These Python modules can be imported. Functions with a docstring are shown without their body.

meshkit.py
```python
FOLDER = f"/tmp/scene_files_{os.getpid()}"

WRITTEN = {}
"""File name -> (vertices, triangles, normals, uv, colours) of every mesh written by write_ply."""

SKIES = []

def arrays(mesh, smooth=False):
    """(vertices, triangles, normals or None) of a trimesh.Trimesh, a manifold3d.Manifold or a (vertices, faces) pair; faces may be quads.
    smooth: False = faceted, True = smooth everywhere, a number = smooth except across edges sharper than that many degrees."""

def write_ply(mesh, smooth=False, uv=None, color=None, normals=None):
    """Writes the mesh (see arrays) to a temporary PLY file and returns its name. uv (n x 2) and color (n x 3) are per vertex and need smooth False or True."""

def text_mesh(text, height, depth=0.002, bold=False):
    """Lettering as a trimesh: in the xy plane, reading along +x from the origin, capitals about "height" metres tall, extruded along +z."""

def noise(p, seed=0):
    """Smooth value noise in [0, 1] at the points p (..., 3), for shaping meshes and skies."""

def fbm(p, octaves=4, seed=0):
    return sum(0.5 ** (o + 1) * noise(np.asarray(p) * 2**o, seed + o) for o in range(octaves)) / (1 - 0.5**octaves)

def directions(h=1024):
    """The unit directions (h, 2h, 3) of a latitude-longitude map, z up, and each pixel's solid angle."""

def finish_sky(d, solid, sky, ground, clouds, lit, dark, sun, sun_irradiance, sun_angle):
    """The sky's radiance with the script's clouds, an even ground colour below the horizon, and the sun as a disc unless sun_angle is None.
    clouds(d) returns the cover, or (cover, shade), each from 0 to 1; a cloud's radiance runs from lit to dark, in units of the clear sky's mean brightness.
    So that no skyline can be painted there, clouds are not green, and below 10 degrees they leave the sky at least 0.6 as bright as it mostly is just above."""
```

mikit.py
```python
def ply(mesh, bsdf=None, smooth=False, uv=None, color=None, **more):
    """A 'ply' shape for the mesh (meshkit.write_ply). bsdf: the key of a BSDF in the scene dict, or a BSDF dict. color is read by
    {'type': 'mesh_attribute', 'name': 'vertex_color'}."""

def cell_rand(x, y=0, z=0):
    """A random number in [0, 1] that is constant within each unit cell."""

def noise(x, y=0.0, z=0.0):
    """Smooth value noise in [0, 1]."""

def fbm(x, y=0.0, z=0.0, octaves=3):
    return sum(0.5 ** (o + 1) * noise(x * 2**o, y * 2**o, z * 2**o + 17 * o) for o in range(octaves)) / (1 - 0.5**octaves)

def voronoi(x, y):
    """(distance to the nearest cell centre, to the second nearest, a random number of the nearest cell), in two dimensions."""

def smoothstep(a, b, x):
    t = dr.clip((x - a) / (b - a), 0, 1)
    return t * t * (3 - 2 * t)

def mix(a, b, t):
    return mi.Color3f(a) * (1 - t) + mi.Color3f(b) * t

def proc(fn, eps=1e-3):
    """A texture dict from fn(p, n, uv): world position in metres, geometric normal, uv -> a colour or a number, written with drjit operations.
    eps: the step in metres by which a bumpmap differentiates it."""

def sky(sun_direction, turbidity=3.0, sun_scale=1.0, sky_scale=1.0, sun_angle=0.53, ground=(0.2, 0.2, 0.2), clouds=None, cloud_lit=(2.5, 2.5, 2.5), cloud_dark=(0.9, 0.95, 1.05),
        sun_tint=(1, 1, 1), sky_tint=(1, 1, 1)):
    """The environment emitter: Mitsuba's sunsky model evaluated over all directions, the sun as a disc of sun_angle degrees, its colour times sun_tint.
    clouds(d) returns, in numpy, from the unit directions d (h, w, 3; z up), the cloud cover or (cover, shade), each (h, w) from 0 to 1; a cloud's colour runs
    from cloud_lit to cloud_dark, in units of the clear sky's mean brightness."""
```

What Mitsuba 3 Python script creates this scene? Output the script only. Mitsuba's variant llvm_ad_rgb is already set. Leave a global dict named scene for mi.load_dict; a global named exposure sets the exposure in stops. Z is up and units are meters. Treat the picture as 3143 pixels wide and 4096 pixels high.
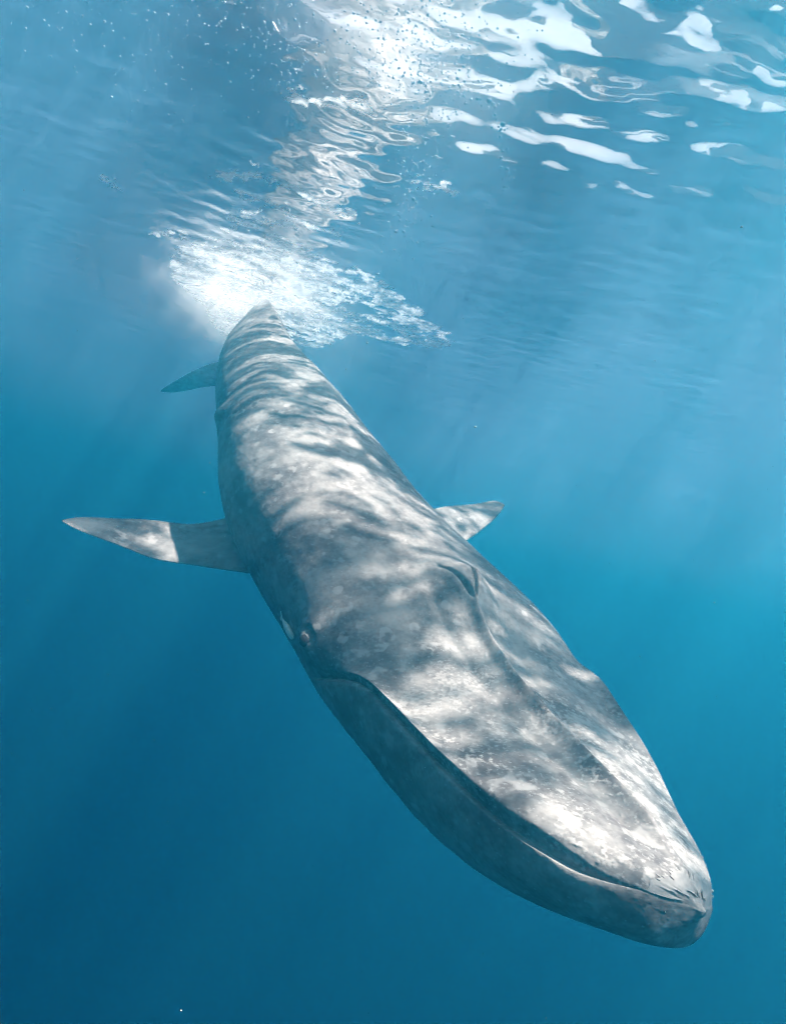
import math
import numpy as np
import trimesh
import drjit as dr
import mitsuba as mi
import mikit
import meshkit
from scipy.interpolate import CubicSpline, PchipInterpolator

T = mi.ScalarTransform4f
scene, labels = {}, {}

# ------------------------------------------------------------------ camera, sky, exposure
CAM = np.array([0.0, 0.0, -5.9])          # 5.9 m below the calm surface (z = 0)
FWD = np.array([0.0, 0.9975, 0.07])
UP = np.array([-0.251, -0.068, 0.966])
scene['camera'] = {'type': 'perspective', 'fov': 67.83, 'fov_axis': 'x', 'near_clip': 0.05, 'far_clip': 5000.0,
                   'to_world': T().look_at(origin=CAM.tolist(), target=(CAM + FWD).tolist(), up=UP.tolist()),
                   'medium': {'type': 'ref', 'id': 'sea_medium'}}
exposure = 4.62
SUN = (0.34, -0.10, 0.935)                  # the direction of the refracted sun, as it reaches the whale under water
scene['sky_light'] = mikit.sky(SUN, turbidity=3, sun_scale=1.0, sky_scale=1.0, sun_angle=1.4, sun_tint=(1.0, 0.975, 1.06),
                               clouds=lambda d: 0.75 + 0.25 * meshkit.fbm(d * 5, 3), cloud_lit=(0.64, 0.58, 0.52), cloud_dark=(0.48, 0.44, 0.40))

# the sea water itself: absorbs red, scatters blue
SIG = (0.062, 0.058, 0.056)
scene['sea_medium'] = {'type': 'homogeneous',
                       'sigma_t': {'type': 'rgb', 'value': list(SIG)},
                       'albedo': {'type': 'rgb', 'value': [0.02, 0.36, 0.525]},
                       'phase': {'type': 'hg', 'g': 0.5}}
# the top two metres, cloudier with fine bubbles beaten in by the waves
scene['top_medium'] = {'type': 'homogeneous',
                       'sigma_t': {'type': 'rgb', 'value': [0.092, 0.088, 0.086]},
                       'albedo': {'type': 'rgb', 'value': [0.18, 0.355, 0.54]},
                       'phase': {'type': 'hg', 'g': 0.35}}
scene['haze'] = {'type': 'cube', 'to_world': T().translate([0, 0, -59.4]).scale([1520, 1520, 60.0]),
                 'bsdf': {'type': 'null'}, 'interior': {'type': 'ref', 'id': 'top_medium'}}
labels['haze'] = {'label': 'pale hazy water just below the sea surface', 'category': 'water', 'kind': 'stuff'}
scene['deep_water'] = {'type': 'cube', 'to_world': T().translate([0, 0, -60.5]).scale([1510, 1510, 58.4]),
                       'bsdf': {'type': 'null'}, 'interior': {'type': 'ref', 'id': 'sea_medium'}, 'exterior': {'type': 'ref', 'id': 'top_medium'}}
labels['deep_water'] = {'label': 'clear blue sea water fading to deep navy below the whale', 'category': 'water', 'kind': 'structure'}

# ------------------------------------------------------------------ materials
N, FB, SS = mikit.noise, mikit.fbm, mikit.smoothstep


def rgb(*c):
    return {'type': 'rgb', 'value': list(c)}


SEED = 26.92  # places the bright and dark dapples of the added light mask along the whale


def dapple_mask(p, n, uv):
    """Mirrored share of the surface: an added mask, shaped to throw dappled light below."""
    wx = p.x + 0.5 * FB(p.x * 0.9, p.y * 0.9, 3.0) + 0.12 * FB(p.x * 3, p.y * 5, 8.0) + 0.10 * FB(p.x * 9, p.y * 16, 4.0)
    wy = p.y + 0.5 * FB(p.x * 0.9, p.y * 0.9, 11.0) + 0.10 * FB(p.x * 3, p.y * 4, 1.0) + 0.05 * FB(p.x * 9, p.y * 16, 6.0)
    broad = FB(p.x * 0.55, p.y * 0.7, SEED, octaves=2)
    mid = FB(wx * 1.9, wy * 5.0, 5.0, octaves=3)
    fine = 1 - dr.abs(2 * N(wx * 1.0, wy * 6.5, 2.0) - 1)
    fine2 = 1 - dr.abs(2 * N(wx * 1.8 + 3, wy * 11.0, 7.0) - 1)
    patch = SS(0.53, 0.59, mid + 0.46 * (broad - 0.5))
    line = dr.maximum(SS(0.78, 0.92, fine), 0.8 * SS(0.82, 0.94, fine2)) * SS(0.26, 0.52, broad)
    return 1 - dr.clip(0.10 + 0.90 * dr.maximum(patch, line), 0, 1)


scene['mat_surface'] = {'type': 'blendbsdf', 'weight': mikit.proc(dapple_mask),  # mask added to the surface, blocks sunlight in places to imitate caustics
                        'a': {'type': 'thindielectric', 'int_ior': 1.0, 'ext_ior': 1.34},
 'b': {'type': 'conductor', 'material': 'none'}}


def skin_color(p, n, uv):
    s = uv.x * 22.0
    wob = FB(p.x * 1.3, p.y * 1.3, p.z * 1.3)
    m = FB(p.x * 2.2 + wob, p.y * 2.2, p.z * 2.2 + wob, octaves=3)
    fi = FB(p.x * 11, p.y * 11, p.z * 11, octaves=3)
    sp = N(p.x * 38, p.y * 38, p.z * 38)
    gr = FB(p.x * 34, p.y * 44, p.z * 34, octaves=2)
    spot = SS(0.66, 0.74, N(p.x * 7 + wob, p.y * 7, p.z * 7)) * SS(0.35, 0.6, fi)
    k = SS(0.28, 0.74, 0.58 * m + 0.28 * fi + 0.14 * gr)
    c = mikit.mix(mi.Color3f(0.070, 0.068, 0.073), mi.Color3f(0.245, 0.238, 0.232), k)
    c = mikit.mix(c, mi.Color3f(0.29, 0.285, 0.28), 0.55 * spot)
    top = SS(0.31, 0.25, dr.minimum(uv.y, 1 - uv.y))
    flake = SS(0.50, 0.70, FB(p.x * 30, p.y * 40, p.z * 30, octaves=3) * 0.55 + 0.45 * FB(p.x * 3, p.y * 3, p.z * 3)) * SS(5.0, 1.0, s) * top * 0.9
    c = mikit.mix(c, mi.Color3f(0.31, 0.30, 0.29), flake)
    c = mikit.mix(c, mi.Color3f(0.36, 0.36, 0.36), SS(0.84, 0.92, sp) * 0.3)
    return c


def skin_relief(p, n, uv):
    s = uv.x * 22.0
    a = FB(p.x * 9, p.y * 9, p.z * 9, octaves=4)
    flake = SS(0.50, 0.66, FB(p.x * 30, p.y * 40, p.z * 30, octaves=3) * 0.55 + 0.45 * FB(p.x * 3, p.y * 3, p.z * 3)) * SS(6.0, 1.0, s)
    peb = SS(0.70, 0.95, N(p.x * 26, p.y * 26, p.z * 26))
    return 0.011 * a + 0.003 * flake + 0.005 * peb * SS(7.0, 2.0, s)


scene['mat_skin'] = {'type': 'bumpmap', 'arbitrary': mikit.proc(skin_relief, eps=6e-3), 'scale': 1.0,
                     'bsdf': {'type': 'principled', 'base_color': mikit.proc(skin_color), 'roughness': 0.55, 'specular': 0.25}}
scene['mat_eye'] = {'type': 'principled', 'base_color': rgb(0.02, 0.02, 0.025), 'roughness': 0.3, 'specular': 0.2}
scene['mat_fish'] = {'type': 'principled', 'roughness': 0.5,
                     'base_color': mikit.proc(lambda p, n, uv: mikit.mix(mi.Color3f(0.52, 0.47, 0.40), mi.Color3f(0.72, 0.66, 0.58), FB(p.x * 30, p.y * 30, p.z * 30)))}
scene['mat_flap'] = {'type': 'principled', 'roughness': 0.7,
                     'base_color': mikit.proc(lambda p, n, uv: mikit.mix(mi.Color3f(0.15, 0.15, 0.152), mi.Color3f(0.27, 0.265, 0.26), FB(p.x * 25, p.y * 25, p.z * 25)))}


def foam_cover(p, n, uv):
    wx = p.x + 0.3 * FB(p.x * 2, p.y * 2, 1.0)
    wy = p.y + 0.3 * FB(p.x * 2, p.y * 2, 9.0)
    lace = 1 - dr.abs(2 * FB(wx * 4.2, wy * 8.5, 4.0, octaves=3) - 1)
    return 0.24 * SS(0.62, 0.95, lace) + 0.10 * SS(0.45, 0.7, N(p.x * 22, p.y * 26, 3.0))


scene['mat_foam'] = {'type': 'blendbsdf', 'weight': mikit.proc(foam_cover), 'a': {'type': 'null'},
                     'b': {'type': 'principledthin', 'base_color': rgb(0.48, 0.53, 0.56), 'roughness': 0.7, 'diff_trans': 1.1, 'spec_trans': 0.0}}
scene['mat_bubble'] = {'type': 'principled', 'base_color': rgb(.86, .90, .92), 'roughness': 0.25, 'specular': 0.8}


def put(key, mesh, mat, label=None, category=None, group=None, kind=None, smooth=True, **more):
    scene[key] = mikit.ply(mesh, mat, smooth=smooth, **more)
    d = {k: v for k, v in (('label', label), ('category', category), ('group', group), ('kind', kind)) if v}
    if d:
        labels[key] = d


# ------------------------------------------------------------------ the sea surface
def axis(lo, hi, fine0, fine1, h, grow, ):
    mid = np.arange(fine0, fine1 + h / 2, h)
    out = []
    for start, end, sg in ((mid[-1], hi, 1), (mid[0], lo, -1)):
        x, st, l = start, h, []
        while (end - x) * sg > 0:
            st *= grow
            x += sg * st
            l.append(x)
        out.append(l)
    return np.array(out[1][::-1] + list(mid) + out[0])


wrng = np.random.default_rng(7)
NW = 90
lam = np.exp(wrng.uniform(np.log(0.22), np.log(7.0), NW))
ang = math.pi / 2 + 0.15 + wrng.normal(0, 0.42, NW)          # wave vectors: crests lie along x
amp = 0.0028 * lam ** 1.0 * np.where(lam < 0.6, 0.8, 1.0) * np.where(lam > .8, .34, 1.15)
ph = wrng.uniform(0, 2 * math.pi, NW)


def sea_height(x, y, res=0.0):
    z = np.zeros_like(x)
    for l, a, m, f in zip(lam, ang, amp, ph):
        k = 2 * math.pi / l
        z += m * np.clip((l / np.maximum(res, 1e-3) - 3) / 3, 0, 1) * np.sin(k * (math.cos(a) * x + math.sin(a) * y) + f)
    return z


def grid_faces(nu, nv, wrap=False):
    i, j = np.meshgrid(np.arange(nu - 1), np.arange(nv if wrap else nv - 1), indexing='ij')
    j2 = (j + 1) % nv
    a, b, c, d = i * nv + j, i * nv + j2, (i + 1) * nv + j2, (i + 1) * nv + j
    return np.stack([a.ravel(), b.ravel(), c.ravel(), d.ravel()], 1)


gx, gy = axis(-1500, 1500, -13, 11, 0.05, 1.08), axis(-1500, 1500, 1, 22, 0.05, 1.08)
GX, GY = np.meshgrid(gx, gy, indexing='ij')
RES = np.maximum(np.gradient(gx)[:, None], np.gradient(gy)[None])
put('water_surface', (np.stack([GX, GY, sea_height(GX, GY, RES)], -1).reshape(-1, 3), grid_faces(len(gx), len(gy))), 'mat_surface',
    'rippled underside of the sea surface glittering with white sky', 'water surface', kind='structure')

# ------------------------------------------------------------------ the blue whale
SK = np.array([0, 2.2, 4.5, 7, 10, 13, 16, 18, 19.9, 21.5])
SPINE = CubicSpline(SK, np.array([(2.442, 3.726, -7.535), (1.642, 5.559, -7.269), (0.749, 7.419, -6.637), (-0.770, 9.172, -5.595), (-2.312, 11.241, -4.017),
                                  (-3.780, 13.452, -2.525), (-4.895, 15.703, -0.98), (-5.589, 17.674, -0.75), (-6.338, 19.390, -0.90), (-6.844, 20.818, -1.141)]))
ROLL = CubicSpline([0, 4.5, 9, 16, 22], np.radians([-11.1, 11.85, -0.8, -2.1, -2]))
KW = PchipInterpolator([0, 2, 4.5, 7, 10, 16, 22], [0.997, 1.004, 1.073, 1.125, 0.989, 0.862, 0.85])
S0 = [0, .12, .4, 1, 2, 3, 4.2, 5.2, 6.5, 8, 10, 12, 14, 16, 18, 20, 21.5]
WID = PchipInterpolator(S0, [0.12, .42, .72, .98, 1.25, 1.42, 1.52, 1.5, 1.48, 1.5, 1.42, 1.24, .93, .48, .38, .3, .16])
TOP = PchipInterpolator(S0, [0.05, .14, .22, .32, .42, .55, .8, .95, 1.05, 1.12, 1.12, 1.05, .97, .86, .6, .45, .2])
BOT = PchipInterpolator([0, .12, .4, 1, 2, 2.7, 3.2, 3.8, 4.3, 5.2, 6.5, 8, 10, 12, 14, 16, 18, 20, 21.5], [0.12, .30, .43, .66, .93, 1.03, 1.10, 1.22, 1.38, 1.42, 1.45, 1.5, 1.36, 1.12, .95, .78, .6, .45, .2])


def sstep(a, b, x):
    t = np.clip((np.asarray(x, float) - a) / (b - a), 0, 1)
    return t * t * (3 - 2 * t)


def frame(s):
    P, t = SPINE(s), SPINE(s, 1)
    t = t / np.linalg.norm(t, axis=-1, keepdims=True)
    d = np.array([0, 0, 1.0]) - t * t[..., 2:3]
    d /= np.linalg.norm(d, axis=-1, keepdims=True)
    l = -np.cross(t, d)
    c, q = np.cos(ROLL(s))[..., None], np.sin(ROLL(s))[..., None]
    return P, t, l * c - d * q, d * c + l * q      # centre, towards the tail, towards its right side, dorsal


ROST = PchipInterpolator([0, .12, .4, 1, 2, 3, 4, 5], [.66, .84, .92, .94, .945, .945, .95, .96])     # rostrum half-width / head half-width
LIPZ = PchipInterpolator([0, .3, .6, .9, 1.2, 1.5, 1.8, 2.1, 2.4, 2.7, 3.0, 3.3, 3.6, 3.9, 4.2, 4.5], [-.05, -.08, -.06, -.04, .01, .07, .12, .16, .19, .20, .16, .05, -.10, -.28, -.46, -.6])  # height of the mouth line
NSEG = np.array([14, 30, 20, 12, 10, 10, 18, 18, 14])




def section(s, u):
    """Half sections (len(s), len(u)): lateral and dorsal coordinates, u running from the dorsal (0) to the ventral midline (9)."""
    s = np.asarray(s)[:, None]
    w, h, b = WID(s) * KW(s), TOP(s), BOT(s)
    lz = LIPZ(s)
    pg = np.where(s < 4.5, np.arccos(np.clip(lz / np.where(lz > 0, h, b), -1, 1)), 0)
    pg = pg * (1 - sstep(3.9, 4.5, s)) + math.radians(104) * sstep(3.9, 4.5, s)
    r = np.radians
    ph = PchipInterpolator(np.arange(10), np.concatenate([0 * pg, r(6) + 0 * pg, r(26) + 0 * pg, .72 * pg, .94 * pg, pg, pg + .05, pg + .3 * (math.pi - pg), pg + .62 * (math.pi - pg), math.pi + 0 * pg], 1), axis=1)(u)
    ta = w * np.sin(ph)
    tb = np.where(ph < math.pi / 2, h * np.abs(np.cos(ph)) ** (1 + .45 * sstep(8, 13, s)), b * np.cos(ph)) + 0.07 * sstep(6, 10, s) * np.exp(-(ph / 0.16) ** 2)
    ra, lz = w * ROST(s), lz * sstep(-.1, .5, s)
    g = sstep(0, .6, s)
    z = 0 * s
    ha = np.concatenate([z, .10 * ra, .52 * ra, .90 * ra, 1.0 * ra, 1.0 * ra - .032 * g, 1.0 * ra + .02 * g, .965 * w, .76 * w, z], 1)
    hb = np.concatenate([h, .93 * h, .74 * h, .36 * h + .15 * lz + .04 * g, lz + .10 * g, lz, lz - .015 * g, -.42 * b, -.84 * b, -b], 1)
    x = np.arange(10)
    A = PchipInterpolator(x, ha, axis=1)(u)
    B = .35 * CubicSpline(x, hb, axis=1)(u) + .65 * PchipInterpolator(x, hb, axis=1)(u)
    al, bl = PchipInterpolator(x, ha, axis=1)(6.3)[:, None], PchipInterpolator(x, hb, axis=1)(6.3)[:, None]
    th = np.clip((u[None] - 6.3) / 2.7, 0, 1) * math.pi / 2
    jaw = sstep(6.3, 6.7, u[None])
    A = A * (1 - jaw) + jaw * al * np.cos(th).clip(0) ** .82
    B = B * (1 - jaw) + jaw * (bl - (bl + b) * np.sin(th) ** .85)
    mid = np.exp(-((u[None] - 5) / 1.1) ** 4)
    k = sstep(2.4, 4.3, s) * (1 - mid) + sstep(3.6, 4.4, s) * mid
    return A * (1 - k) + ta * k, B * (1 - k) + tb * k


def whale_body():
    s = np.concatenate([np.linspace(-.04, .3, 40, endpoint=False), np.arange(.3, 5.6, .013), np.arange(5.6, 14, .03), np.arange(14, 21.5, .06)])
    sc = np.maximum(s, 0)
    u = np.concatenate([[i + np.arange(n) / n for i, n in enumerate(NSEG)][q] for q in range(9)] + [[9.0]])
    A, B = section(sc, u)
    cap = np.sqrt(np.clip((s + .04) / .16, 0, 1))[:, None]
    A, B = A * np.where(cap < 1, cap, 1), B * np.where(cap < 1, cap, 1)
    A = np.concatenate([A, -A[:, -2:0:-1]], 1)      # right half, then back up the left
    B = np.concatenate([B, B[:, -2:0:-1]], 1)
    uu = np.concatenate([u, 18 - u[-2:0:-1]])
    S = np.repeat(sc[:, None], A.shape[1], 1)
    side = np.sign(A)
    # ---- details, as displacements of the section plane
    head = sstep(.15, .6, S) * (1 - sstep(3.6, 4.6, S))
    B = B + .075 * head * np.exp(-(A / .06) ** 2) * (B > 0)                                   # median ridge of the rostrum
    for off in (.36,):
        B = B - .03 * head * np.exp(-((np.abs(A) - off * (.35 + .2 * S)) / .07) ** 2) * (B > 0)    # shallow furrows beside it
    mound = np.exp(-((S - 4.0) / .5) ** 2) * np.exp(-(A / .42) ** 2) * (B > 0)
    B = B + .25 * mound                                                                        # splash guard and blowholes
    q = np.clip((S - 3.62) / .62, 0, 1)
    slit = .025 + .20 * q ** 1.3
    dep = sstep(3.55, 3.75, S) * (1 - sstep(4.15, 4.4, S)) * (B > 0)
    B = B - .075 * dep * np.exp(-((np.abs(A) - slit) / .021) ** 2) + .025 * dep * np.exp(-((np.abs(A) - slit - .08) / .06) ** 2)
    B = B - .05 * np.exp(-((S - 4.0) / .3) ** 2) * np.exp(-(A / .05) ** 2) * (B > 0)
    ea = np.hypot((S - 4.15) / .34, (B - .04) / .20)                                          # eye bulges
    A = A + side * .11 * np.exp(-ea ** 2)
    lid = np.abs(B - (.14 - 1.1 * (S - 4.17) ** 2)) / .028
    A = A - side * .085 * np.exp(-lid ** 2) * np.exp(-((S - 4.17) / .20) ** 4)
    lip = (sstep(1.0, 2.2, S) * (1 - sstep(3.6, 4.1, S))) * np.exp(-((uu - np.where(uu > 9, 18 - uu, uu)) * 0 + np.where(uu > 9, 18 - uu, uu) - 6.35) ** 2 / .16)
    A = A + side * .03 * lip                                                                    # the proud lower lip
    A = A + .13 * np.exp(-((S - 9.6) / .17) ** 2 - ((B + .15) / .22) ** 2) * (A > 0)             # a small lump on the right flank
    pl = sstep(1.0, 2.0, S) * (1 - sstep(11, 13, S)) * sstep(7.2, 7.9, np.where(uu > 9, 18 - uu, uu))
    Bn = B + .022 * pl * np.abs(np.sin(A * 26))                                                # throat pleats
    B = np.where(B < 0, Bn, B)
    A = np.where(A < 0, A * (1 - .06 * np.exp(-((S - 2.4) / .8) ** 2)), A)
    P, t, l, d = frame(sc)
    fwd = .06 * np.exp(-S / .45) * np.clip(-B / .3, -.4, 1.2) + np.where(s < 0, -s, 0)[:, None]
    V = P[:, None] + l[:, None] * A[..., None] + d[:, None] * B[..., None] - t[:, None] * fwd[..., None]
    nrm = l[:, None] * A[..., None] + d[:, None] * B[..., None]
    nrm /= np.linalg.norm(nrm, axis=-1, keepdims=True) + 1e-9
    V = V + nrm * (.035 * (meshkit.fbm(V * 1.6, 3, 5) - .5) * sstep(.2, 1.5, S))[..., None]
    uv = np.stack([S / 22, uu[None] / 18 + 0 * S], -1)
    nu, nv = S.shape
    f = grid_faces(nu, nv, True)
    V, uv = V.reshape(-1, 3), uv.reshape(-1, 2)
    f = np.vstack([f[:, [0, 1, 2]], f[:, [0, 2, 3]]])
    tail = len(V)
    V = np.vstack([V, V[-nv:].mean(0)])
    uv = np.vstack([uv, uv[-1]])
    j = np.arange(nv)
    f = np.vstack([f, np.stack([(nu - 1) * nv + j, (nu - 1) * nv + (j + 1) % nv, j * 0 + tail], 1)])
    return V, f, uv


def foil(le, te, thick, n_span=70, n_ch=28, u0=.3, camber=.0):
    """A flipper or fluke lobe between a leading and a trailing edge, thick metres at the root."""
    def line(p):
        p = np.array(p, float)
        return CubicSpline(np.r_[0, np.cumsum(np.linalg.norm(np.diff(p, axis=0), axis=1))] / np.linalg.norm(np.diff(p, axis=0), axis=1).sum(), p)
    q = 1 - (1 - np.linspace(0, 1, n_span)) ** 1.6
    L, R = line(le)(q), line(te)(q)
    ch, sp = R - L, np.gradient((L + R) / 2, axis=0)
    nn = np.cross(sp, ch)
    nn /= np.linalg.norm(nn, axis=1, keepdims=True)
    c = (1 - np.cos(np.linspace(0, math.pi, n_ch))) / 2
    prof = 2.6 * (.2969 * np.sqrt(c) - .126 * c - .3516 * c ** 2 + .2843 * c ** 3 - .1036 * c ** 4)
    x = np.r_[c, c[-2:0:-1]]
    y = np.r_[prof, -prof[-2:0:-1]]
    tk = thick * (np.linalg.norm(ch, axis=1) / np.linalg.norm(ch[0])) ** .8
    V = L[:, None] + ch[:, None] * x[None, :, None] + nn[:, None] * (tk[:, None] * y[None])[..., None]
    V += nn[:, None] * (.02 * (meshkit.fbm(V * 2.5, 2, 3) - .5))[..., None]
    nv = V.shape[1]
    f = grid_faces(n_span, nv, True)
    f = np.vstack([f[:, [0, 1, 2]], f[:, [0, 2, 3]]])
    uv = np.stack([np.full((n_span, nv), u0), np.linspace(0, 1, nv)[None] + np.zeros((n_span, 1))], -1).reshape(-1, 2)
    V = V.reshape(-1, 3)
    j = np.arange(nv)
    f = np.vstack([f, np.stack([(n_span - 1) * nv + (j + 1) % nv, (n_span - 1) * nv + j, j * 0 + len(V)], 1)[:, ::-1]])
    V = np.vstack([V, V[-nv:].mean(0) + (V[-nv:].mean(0) - V[-3 * nv:-2 * nv].mean(0)) * .3])
    uv = np.vstack([uv, uv[-1]])
    a = trimesh.Trimesh(V, f, process=False)
    if a.volume < 0:
        f = f[:, ::-1]
    return V, f, uv


def join(parts):
    at = np.cumsum([0] + [len(p[0]) for p in parts])
    return np.vstack([p[0] for p in parts]), np.vstack([p[1] + a for p, a in zip(parts, at)]), np.vstack([p[2] for p in parts])


body = whale_body()
if trimesh.Trimesh(body[0], body[1], process=False).volume < 0:
    body = (body[0], body[1][:, ::-1], body[2])
flip_r = foil([(-1.408, 9.000, -6.668), (-2.011, 8.674, -6.717), (-2.704, 8.578, -6.788), (-3.172, 8.547, -6.824), (-3.732, 8.506, -6.760), (-4.286, 8.465, -6.696), (-4.566, 8.472, -6.630)],
              [(-1.907, 10.095, -5.561), (-2.626, 9.933, -5.967), (-3.207, 9.601, -6.256), (-3.628, 9.323, -6.325), (-4.083, 9.050, -6.429), (-4.476, 8.730, -6.528), (-4.604, 8.533, -6.616)], .2)
flip_l = foil([(0.505, 9.726, -5.930), (1.096, 10.004, -5.601), (1.400, 10.285, -5.326), (1.738, 10.761, -4.961), (1.954, 11.040, -4.663), (2.035, 11.127, -4.469)],
              [(0.209, 10.186, -5.342), (0.724, 10.557, -4.909), (1.202, 10.942, -4.683), (1.603, 11.130, -4.517), (1.871, 11.223, -4.401), (2.026, 11.175, -4.431)], .15)
fluke_r = foil([(-6.25, 20.9, -1.40), (-7.15, 21.2, -1.46), (-8.05, 21.45, -1.70), (-8.9, 21.6, -2.05), (-9.5, 21.6, -2.2)],
               [(-6.45, 20.5, -0.62), (-7.20, 20.6, -0.72), (-7.95, 20.8, -1.07), (-8.75, 21.1, -1.62), (-9.48, 21.5, -2.15)], .17, u0=.95)
fluke_l = foil([(-6.9, 20.1, -1.35), (-6.1, 20.4, -1.0), (-5.3, 20.9, -.9), (-4.6, 21.6, -.85)],
               [(-7.2, 20.9, -1.05), (-6.6, 21.1, -.85), (-5.5, 21.6, -.8), (-4.62, 21.75, -.83)], .15, u0=.95)
V, F, UV = join([body, flip_r, flip_l, fluke_r, fluke_l])
put('blue_whale__body', (V, F), 'mat_skin', uv=UV)
labels['blue_whale'] = {'label': 'huge mottled grey blue whale diving head first towards the lower right', 'category': 'whale'}


def on_body(s, a_sign, dorsal):
    """A point of the whale's skin: at s metres from its tip, on one side, at the given dorsal coordinate; with the outward direction."""
    i = np.argmin(np.abs(body[2][:, 0] * 22 - s))
    row = np.where(np.abs(body[2][:, 0] - body[2][i, 0]) < 1e-9)[0]
    P, t, l, d = frame(np.array([s]))
    q = body[0][row] - P
    ok = (q @ l[0]) * a_sign > 0
    row, q = row[ok], q[ok]
    j = np.argmin(np.abs(q @ d[0] - dorsal))
    return body[0][row[j]], t[0], l[0] * a_sign, d[0]


for n, sg in (('eye', 1), ('eye_001', -1)):
    p, t, l, d = on_body(4.17, sg, .05)
    e = trimesh.creation.icosphere(4, .085)
    e.vertices = e.vertices * [1.2, 1, .8] @ np.array([t, l, d]) + p - l * .065
    put('blue_whale__' + n, e, 'mat_eye')


# ragged flaps of peeling skin at the tip of the snout
ROWS = np.unique(body[2][:, 0])
NV = int((np.abs(body[2][:, 0] - ROWS[5]) < 1e-12).sum())
NU = (len(body[0]) - 1) // NV
BV = body[0][:NU * NV].reshape(NU, NV, 3)
BS, BU = body[2][:NU * NV, 0].reshape(NU, NV)[:, 0] * 22, body[2][:NV, 1] * 18
BN = np.cross(np.gradient(BV, axis=1), np.gradient(BV, axis=0))
BN /= np.linalg.norm(BN, axis=-1, keepdims=True) + 1e-12
BN *= np.sign(((BV - BV.mean(1, keepdims=True)) * BN).sum(-1).mean())


def skin_at(s, u):
    i = np.interp(s, BS[5:], np.arange(5, NU))
    j = np.interp(np.mod(u, 18), np.r_[BU, 18], np.arange(NV + 1))
    i0, j0 = np.minimum(i.astype(int), NU - 2), j.astype(int) % NV
    fi, fj, j1 = (i - i0)[..., None], (j - np.floor(j))[..., None], (j0 + 1) % NV
    return [(A[i0, j0] * (1 - fi) + A[i0 + 1, j0] * fi) * (1 - fj) + (A[i0, j1] * (1 - fi) + A[i0 + 1, j1] * fi) * fj for A in (BV, BN)]


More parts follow.
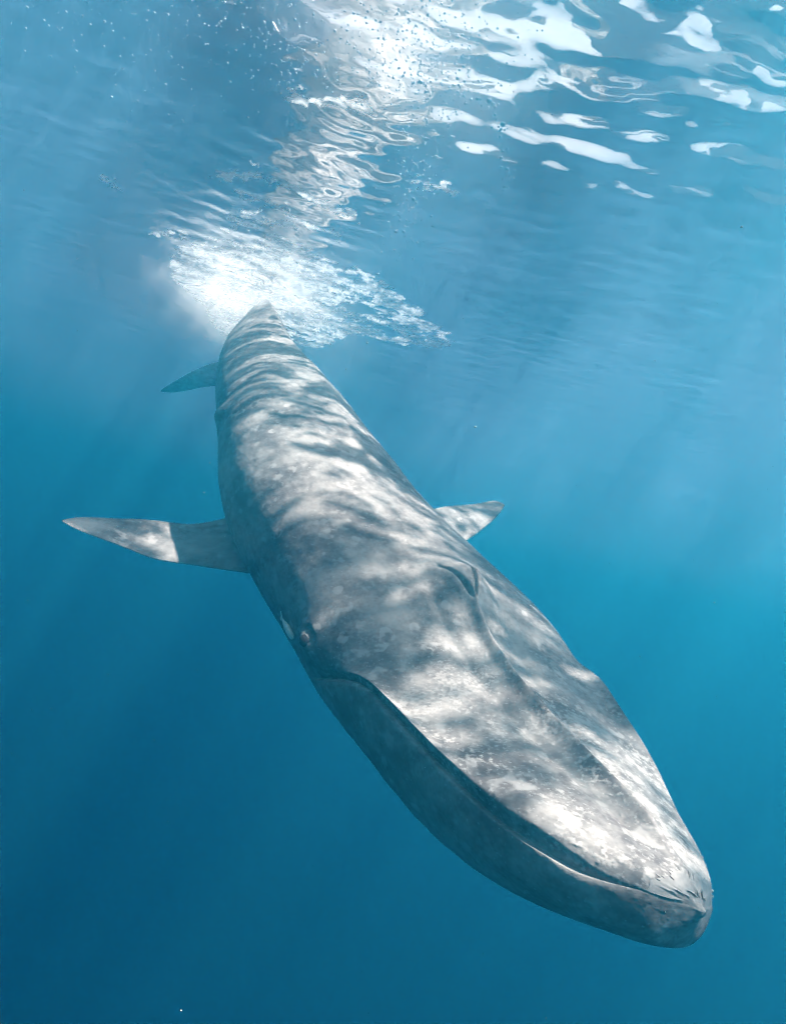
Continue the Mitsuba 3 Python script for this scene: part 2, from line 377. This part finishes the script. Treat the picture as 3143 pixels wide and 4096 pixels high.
def shell(P, n, keep, lift, thick):
    """A thin plate with rounded rim over the kept cells of a grid of points."""
    nu, nv = P.shape[:2]
    q = grid_faces(nu, nv)
    q = q[keep[:-1, :-1].ravel()]
    P, n, lf = P.reshape(-1, 3), n.reshape(-1, 3), np.broadcast_to(lift, (nu, nv)).reshape(-1, 1)
    top, bot = P + n * (lf + thick), P + n * lf
    e = np.vstack([q[:, [0, 1]], q[:, [1, 2]], q[:, [2, 3]], q[:, [3, 0]]])
    key = {tuple(x) for x in e.tolist()}
    rim = np.array([x for x in e.tolist() if (x[1], x[0]) not in key])
    o = len(P)
    f = np.vstack([q, q[:, ::-1] + o, np.stack([rim[:, 1], rim[:, 0], rim[:, 0] + o, rim[:, 1] + o], 1)])
    m = trimesh.Trimesh(*meshkit.arrays((np.vstack([top, bot]), f))[:2], process=False)
    m.remove_unreferenced_vertices()
    if m.volume < 0:
        m.invert()
    return m


frng = np.random.default_rng(11)
for k, (u_mid, u_half, s_a, s_b) in enumerate([(3.3, .8, .05, .115), (1.75, .8, .022, .10), (.3, .7, .018, .085), (17.05, .6, .02, .09), (15.8, .7, .03, .13)]):
    us, sv = np.linspace(u_mid - u_half, u_mid + u_half, 46), np.linspace(0.006, .24, 90)
    U, Sg = np.meshgrid(us, sv)
    jag = lambda f, sd: 1.6 * meshkit.noise(np.stack([us * 2.2 * f, us * 0 + 9 * sd, us * 0], -1)) - .5 + 1.0 * np.round(2 * meshkit.noise(np.stack([us * 6, us * 0 + 7 * sd, us * 0 + 3], -1))) / 2
    lo, hi = s_a + .025 * jag(2.1, k * .37), s_b + .03 * jag(1.7, k * .61 + .2)
    end = 1 - np.abs(us - u_mid) / u_half
    keep = (Sg > lo) & (Sg < hi) & (end[None] > .06 * frng.random(46)[None])
    P, n = skin_at(Sg, U)
    put('blue_whale__skin_flap' + (f'_{k:03d}' if k else ''), shell(P, n, keep, .001 + .006 * np.clip(1 - (Sg - lo) / .05, 0, 1) ** 2, .004), 'mat_flap', smooth=30)
labels['blue_whale__skin_flap'] = {'label': 'pale ragged flaps of peeling skin at the snout tip'}

# bristle bumps along the left edge of the upper jaw
hair = trimesh.creation.icosphere(2, 1.0)
for k in range(7):
    P, n = [x[0] for x in skin_at(np.array([.16 + .062 * k + frng.uniform(-.02, .02)]), np.array([14.25 + .1 * (k % 2)]))]
    m = hair.copy()
    m.vertices = m.vertices * (frng.uniform(.005, .009) * np.array([1, 1, 1.25])) + P + n * .003
    put('blue_whale__bristle_bump' + (f'_{k:03d}' if k else ''), m, 'mat_fish')

# pale fish with a forked tail clinging to the whale's cheek
def tube(pts, ra, rb, na, nb, n=24):
    """A closed tube through pts with half-axes ra along na and rb along nb."""
    a = np.linspace(0, 2 * math.pi, n, endpoint=False)
    V = np.array([p + np.cos(a)[:, None] * x * na + np.sin(a)[:, None] * y * nb for p, x, y in zip(pts, ra, rb)])
    f = grid_faces(len(pts), n, True)
    f = np.vstack([f[:, [0, 1, 2]], f[:, [0, 2, 3]]])
    j, m = np.arange(n), len(pts) * n
    f = np.vstack([f, np.stack([(j + 1) % n, j, j * 0 + m], 1), np.stack([m - n + j, m - n + (j + 1) % n, j * 0 + m + 1], 1)])
    M = trimesh.Trimesh(np.vstack([V.reshape(-1, 3), V[0].mean(0), V[-1].mean(0)]), f, process=False)
    if M.volume < 0:
        M.invert()
    return M


hp, hn = [x[0] for x in skin_at(np.array([4.78]), np.array([4.85]))]
tp = skin_at(np.array([5.2]), np.array([4.95]))[0][0]
ax = (tp - hp) / np.linalg.norm(tp - hp)
sd = np.cross(ax, hn)
sd /= np.linalg.norm(sd)
up = np.cross(sd, ax)
if up @ hn < 0:
    up, sd = -up, -sd
L = .40
q = np.linspace(0, .86, 30)
wd = PchipInterpolator([0, .06, .2, .4, .6, .78, .86], [.012, .030, .046, .050, .040, .018, .013])(q)
pts = hp + up * .035 + ax * (q * L)[:, None]
put('sucker_fish__body', tube(pts, wd, wd * .75, sd, up), 'mat_fish')
for k, sg in enumerate((1, -1)):
    r = np.linspace(0, 1, 14)
    tpn = hp + up * .035 + ax * (L * (.84 + .2 * r))[:, None] + sd * (sg * .055 * r ** 1.2)[:, None]
    put('sucker_fish__tail_lobe' + ('_001' if k else ''), tube(tpn, .012 + .022 * np.sin(r * 2.6), .006 - .003 * r, sd, up, 12), 'mat_fish')
r = np.linspace(0, 1, 14)
put('sucker_fish__fin', tube(hp + up * .035 + ax * (L * (.5 + .26 * r))[:, None] - sd * (.04 + .03 * np.sin(r * 3.0))[:, None] , .004 + .022 * np.sin(r * 3.1), r * 0 + .005, sd, up, 12), 'mat_fish')
labels['sucker_fish'] = {'label': 'small pale fish with a forked tail clinging head down behind the eye of the whale', 'category': 'fish'}

# ------------------------------------------------------------------ white water round the tail
def mist(key, lo, hi, n, blobs, base, label):
    g = [np.linspace(a, b, k) for a, b, k in zip(lo, hi, n)]
    Z, Y, X = np.meshgrid(g[2], g[1], g[0], indexing='ij')
    Q = np.stack([X, Y, Z], -1)
    Q = Q + .9 * (np.stack([meshkit.fbm(Q * 1.6 + o, 3, 4) for o in (0, 31, 57)], -1) - .5) * np.array([1.5, 1.5, .6])
    den = sum(a * np.exp(-(((Q - c) / r) ** 2).sum(-1)) for c, r, a in blobs) * (.12 + 3.2 * meshkit.fbm(Q * np.array([2.6, 3.6, 3.2]), 4, 9) ** 2.6)
    c, h = (np.array(lo) + hi) / 2, (np.array(hi) - lo) / 2
    e = (np.abs((np.stack([X, Y, Z], -1) - c) / h) ** 3).sum(-1)
    den = base + den * (1 - sstep(.55, 1.0, e))
    size = [float(b - a) for a, b in zip(lo, hi)]
    scene['medium_' + key] = {'type': 'heterogeneous', 'albedo': rgb(.965, .98, .985), 'phase': {'type': 'isotropic'},
                              'sigma_t': {'type': 'gridvolume', 'grid': mi.VolumeGrid(den.astype(np.float32)), 'use_grid_bbox': False, 'raw': True,
                                          'to_world': T().translate(list(lo)).scale(size)}}
    m = trimesh.creation.icosphere(5, 1.0)
    m.vertices = m.vertices / ((np.abs(m.vertices) ** 3).sum(1) ** (1 / 3))[:, None] * h + c
    scene[key] = mikit.ply(m, {'type': 'null'}, smooth=True, interior={'type': 'ref', 'id': 'medium_' + key}, exterior={'type': 'ref', 'id': 'top_medium'})
    labels[key] = {'label': label, 'category': 'bubble cloud', 'kind': 'stuff'}


mist('bubble_cloud', (-8.8, 11.0, -2.05), (-1.2, 18.4, -.12), (130, 110, 40),
     [((-5.65, 15.6, -.85), (1.0, 1.1, .6), 1.1), ((-6.25, 15.0, -.45), (.55, .7, .4), 3.5), ((-5.2, 15.2, -.4), (.8, .8, .5), .7),
      ((-3.75, 14.1, -.35), (.75, .7, .35), .9), ((-4.2, 14.6, -.3), (2.2, 1.9, .4), .3)], .012,
     'milky white cloud of fine bubbles churned up round the tail of the whale')
mist('bubble_veil', (-4.2, 4.9, -1.5), (1.4, 9.0, -.14), (80, 60, 30),
     [((-1.6, 6.2, -.3), (.8, .35, .3), 1.2), ((-1.2, 6.5, -.4), (1.2, .7, .4), .15)], .012,
     'grey veil of fine bubbles under the bright surface at the top')

FAN = np.array([(-6.98, 14.34), (-6.36, 13.59), (-5.23, 12.84), (-3.76, 11.96), (-2.8, 12.58), (-1.73, 12.67), (-.82, 13.61), (.31, 14.8), (.12, 15.99), (-.95, 16.38),
                (-2.34, 16.49), (-3.68, 18.43), (-5.14, 19.65), (-7.29, 20.25), (-7.1, 17.01), (-7.46, 16.0)])
WISPS = [[(-4.63, 10.37), (-3.87, 9.97)], [(-4.25, 10.64), (-3.55, 10.79), (-3.05, 11.2), (-2.48, 11.28)], [(-3.8, 9.85), (-3.25, 10.09), (-2.58, 10.38), (-2.09, 10.39)],
         [(-5.07, 12.29), (-4.06, 11.49), (-3.46, 11.39)], [(-7.07, 13.34), (-6.11, 12.86)], [(-4.73, 11.78), (-3.99, 11.13)], [(-.97, 9.0), (-.43, 9.02)],
         [(-2.89, 7.87), (-2.19, 7.73), (-1.65, 7.64)], [(-7.4, 11.39), (-7.2, 11.68)]]


def foam():
    from shapely import Polygon, LineString, points, distance, contains
    x, y = np.arange(-8.2, 1.6, .022), np.arange(7.0, 20.6, .028)
    X, Y = np.meshgrid(x, y, indexing='ij')
    pt = points(X, Y)
    fan = Polygon(FAN).buffer(.3).buffer(-.3)
    dist = distance(fan.exterior, pt) * np.where(contains(fan, pt), 1, -1)
    wx = X + .5 * (meshkit.fbm(np.stack([X * .8, Y * .8, X * 0], -1), 3, 1) - .5)
    wy = Y + .6 * (meshkit.fbm(np.stack([X * .8, Y * .8, X * 0 + 9], -1), 3, 2) - .5)
    lace = 1 - np.abs(2 * meshkit.fbm(np.stack([wx * 1.4, wy * 2.6, X * 0], -1), 3, 21) - 1)
    lace2 = 1 - np.abs(2 * meshkit.fbm(np.stack([wx * 3.5, wy * 6.5, X * 0], -1), 2, 22) - 1)
    spots = meshkit.fbm(np.stack([X * 9, Y * 11, X * 0], -1), 2, 23)
    patch = meshkit.fbm(np.stack([X * .9, Y * .9, X * 0], -1), 2, 24)
    rim = np.exp(-((dist - .25) / .3) ** 2)
    core = np.exp(-(((X + 6.4) / .9) ** 2 + ((Y - 14.6) / 1.3) ** 2)) + .8 * np.exp(-(((X + 3.7) / .8) ** 2 + ((Y - 14.1) / .8) ** 2))
    val = .50 * lace + .25 * lace2 + .30 * spots + .35 * (patch - .5) + .05 * rim + .12 * core - .9 * np.clip(-dist - .1, 0, 1) - .6 * np.clip(.15 - dist, 0, .3)
    val = val - .68
    for w in WISPS:
        dw = distance(LineString(w), pt)
        val = np.maximum(val, .12 * lace2 + .2 * spots + .06 * lace - .20 - .55 * dw)
    keep = val > 0
    Z = sea_height(X, Y, .05)
    P = np.stack([X, Y, Z - .012], -1)
    down = np.zeros_like(P)
    down[..., 2] = -1
    return shell(P, down, keep, 0.0, np.clip(val, .02, .3).reshape(-1, 1) * .12)


put('sea_foam', foam(), 'mat_foam', 'lacy white foam spread on the surface behind the tail', 'foam', kind='stuff', smooth=40)

# ------------------------------------------------------------------ bubbles
BUB = [(-0.37, 4.41, -2.10, 0.0098), (-0.36, 4.52, -1.89, 0.0079), (-0.42, 4.95, -1.55, 0.0086), (-0.42, 4.79, -1.84, 0.0083), (-0.35, 4.42, -2.14, 0.0066), (-0.36, 4.68, -1.98, 0.0069), (-0.31, 4.72, -1.97, 0.0070), (-0.34, 4.47, -2.11, 0.0055), (-0.25, 4.91, -1.83, 0.0097), (-0.18, 4.44, -2.20, 0.0099), (-0.16, 4.65, -2.02, 0.0081), (-0.28, 4.75, -2.01, 0.0094), (-0.14, 4.69, -2.04, 0.0069), (-0.09, 4.80, -1.89, 0.0154), (-0.05, 4.92, -1.81, 0.0134), (-0.03, 5.08, -1.70, 0.0100), (-0.03, 4.58, -2.16, 0.0057), (-0.01, 4.85, -1.96, 0.0096), (-0.03, 4.89, -1.94, 0.0060), (0.01, 4.59, -2.21, 0.0068), (0.07, 4.37, -2.41, 0.0140), (0.05, 5.11, -1.85, 0.0076), (0.07, 4.60, -2.27, 0.0079), (0.10, 4.61, -2.26, 0.0068), (0.07, 5.05, -1.93, 0.0075), (-0.01, 4.81, -2.11, 0.0071), (0.08, 4.73, -2.24, 0.0105), (0.16, 4.96, -2.06, 0.0061), (0.09, 4.40, -2.55, 0.0054), (0.17, 4.92, -2.18, 0.0085), (0.13, 4.67, -2.40, 0.0080), (0.16, 4.45, -2.56, 0.0055), (0.14, 4.89, -2.30, 0.0108), (0.14, 5.10, -2.17, 0.0075), (0.16, 4.54, -2.56, 0.0045), (0.16, 4.87, -2.40, 0.0108), (0.20, 4.62, -2.58, 0.0113), (0.28, 4.96, -2.33, 0.0061), (0.24, 4.94, -2.38, 0.0073), (0.21, 4.56, -2.68, 0.0056), (0.27, 5.03, -2.35, 0.0062), (0.29, 4.90, -2.44, 0.0060), (0.20, 4.92, -2.46, 0.0072), (0.26, 5.02, -2.39, 0.0062), (0.22, 4.73, -2.66, 0.0093), (0.26, 4.98, -2.49, 0.0073), (0.23, 5.07, -2.46, 0.0062), (-0.65, 4.43, -2.19, 0.0110), (-0.68, 5.00, -1.74, 0.0087), (-0.70, 4.65, -2.01, 0.0081), (-0.61, 4.72, -1.92, 0.0070), (-0.61, 4.47, -2.17, 0.0055), (-0.96, 4.89, -1.83, 0.0072), (-0.76, 4.57, -2.03, 0.0068), (-0.67, 5.02, -1.77, 0.0087), (-0.51, 4.60, -2.57, 0.0068), (-0.53, 4.82, -2.39, 0.0059), (-0.56, 4.69, -2.44, 0.0069), (-0.59, 4.91, -3.18, 0.0107), (-0.49, 4.59, -3.34, 0.0100), (-0.48, 4.56, -3.07, 0.0111), (-0.49, 4.99, -2.83, 0.0085), (-0.33, 5.00, -2.91, 0.0085), (-0.67, 4.83, -2.60, 0.0083), (-0.71, 5.11, -2.53, 0.0075), (-0.54, 4.57, -2.89, 0.0067)]
brng = np.random.default_rng(5)
bub = trimesh.creation.icosphere(2, 1.0)


def one_bubble(x, y, z, r, base=bub):
    m = base.copy()
    m.vertices = m.vertices * (1.35 * r * np.array([1.12, 1.12, .82]) * brng.uniform(.9, 1.1, 3)) + [x, y, z]
    return m


for k, b in enumerate(BUB):
    trail = b[0] > -.45
    put('bubble' + (f'_{k:03d}' if k else ''), one_bubble(*b), 'mat_bubble',
        'silvery bubble in the trail rising right of centre near the top' if trail else 'silvery bubble among the loose bubbles left of the rising trail', 'bubble',
        'bubbles rising in the trail' if trail else 'loose bubbles left of the trail')
tiny = trimesh.creation.icosphere(1, 1.0)
fine = []
for cx, cy, cz, rx, ry, rz, n, r0 in [(-.75, 5.3, -1.3, .5, .5, .6, 350, .0045), (-.55, 5.0, -2.6, .2, .4, .7, 260, .0045), (-2.4, 6.0, -.7, .9, .6, .4, 300, .006), (-.9, 5.8, -.7, .8, .5, .4, 450, .006), (-4.6, 6.6, -.8, 1.2, .8, .5, 120, .006)]:
    for p in brng.normal(0, 1, (n, 3)):
        q = np.array([cx, cy, cz]) + p * [rx, ry, rz] * .6
        if q[2] < -.3:
            fine.append(one_bubble(*q, r0 * brng.uniform(.5, 1.6), tiny))
put('fine_bubbles', trimesh.util.concatenate(fine), 'mat_bubble', 'fine specks of bubbles drifting below the bright surface', 'bubbles', kind='stuff')
snow = [one_bubble(*(np.array([0, 6.0, -6.5]) + brng.uniform(-1, 1, 3) * [5, 4, 4]), brng.uniform(.0016, .0036), tiny) for _ in range(160)]
put('drifting_specks', trimesh.util.concatenate(snow), 'mat_fish', 'tiny pale specks drifting in the open water', 'plankton', kind='stuff')
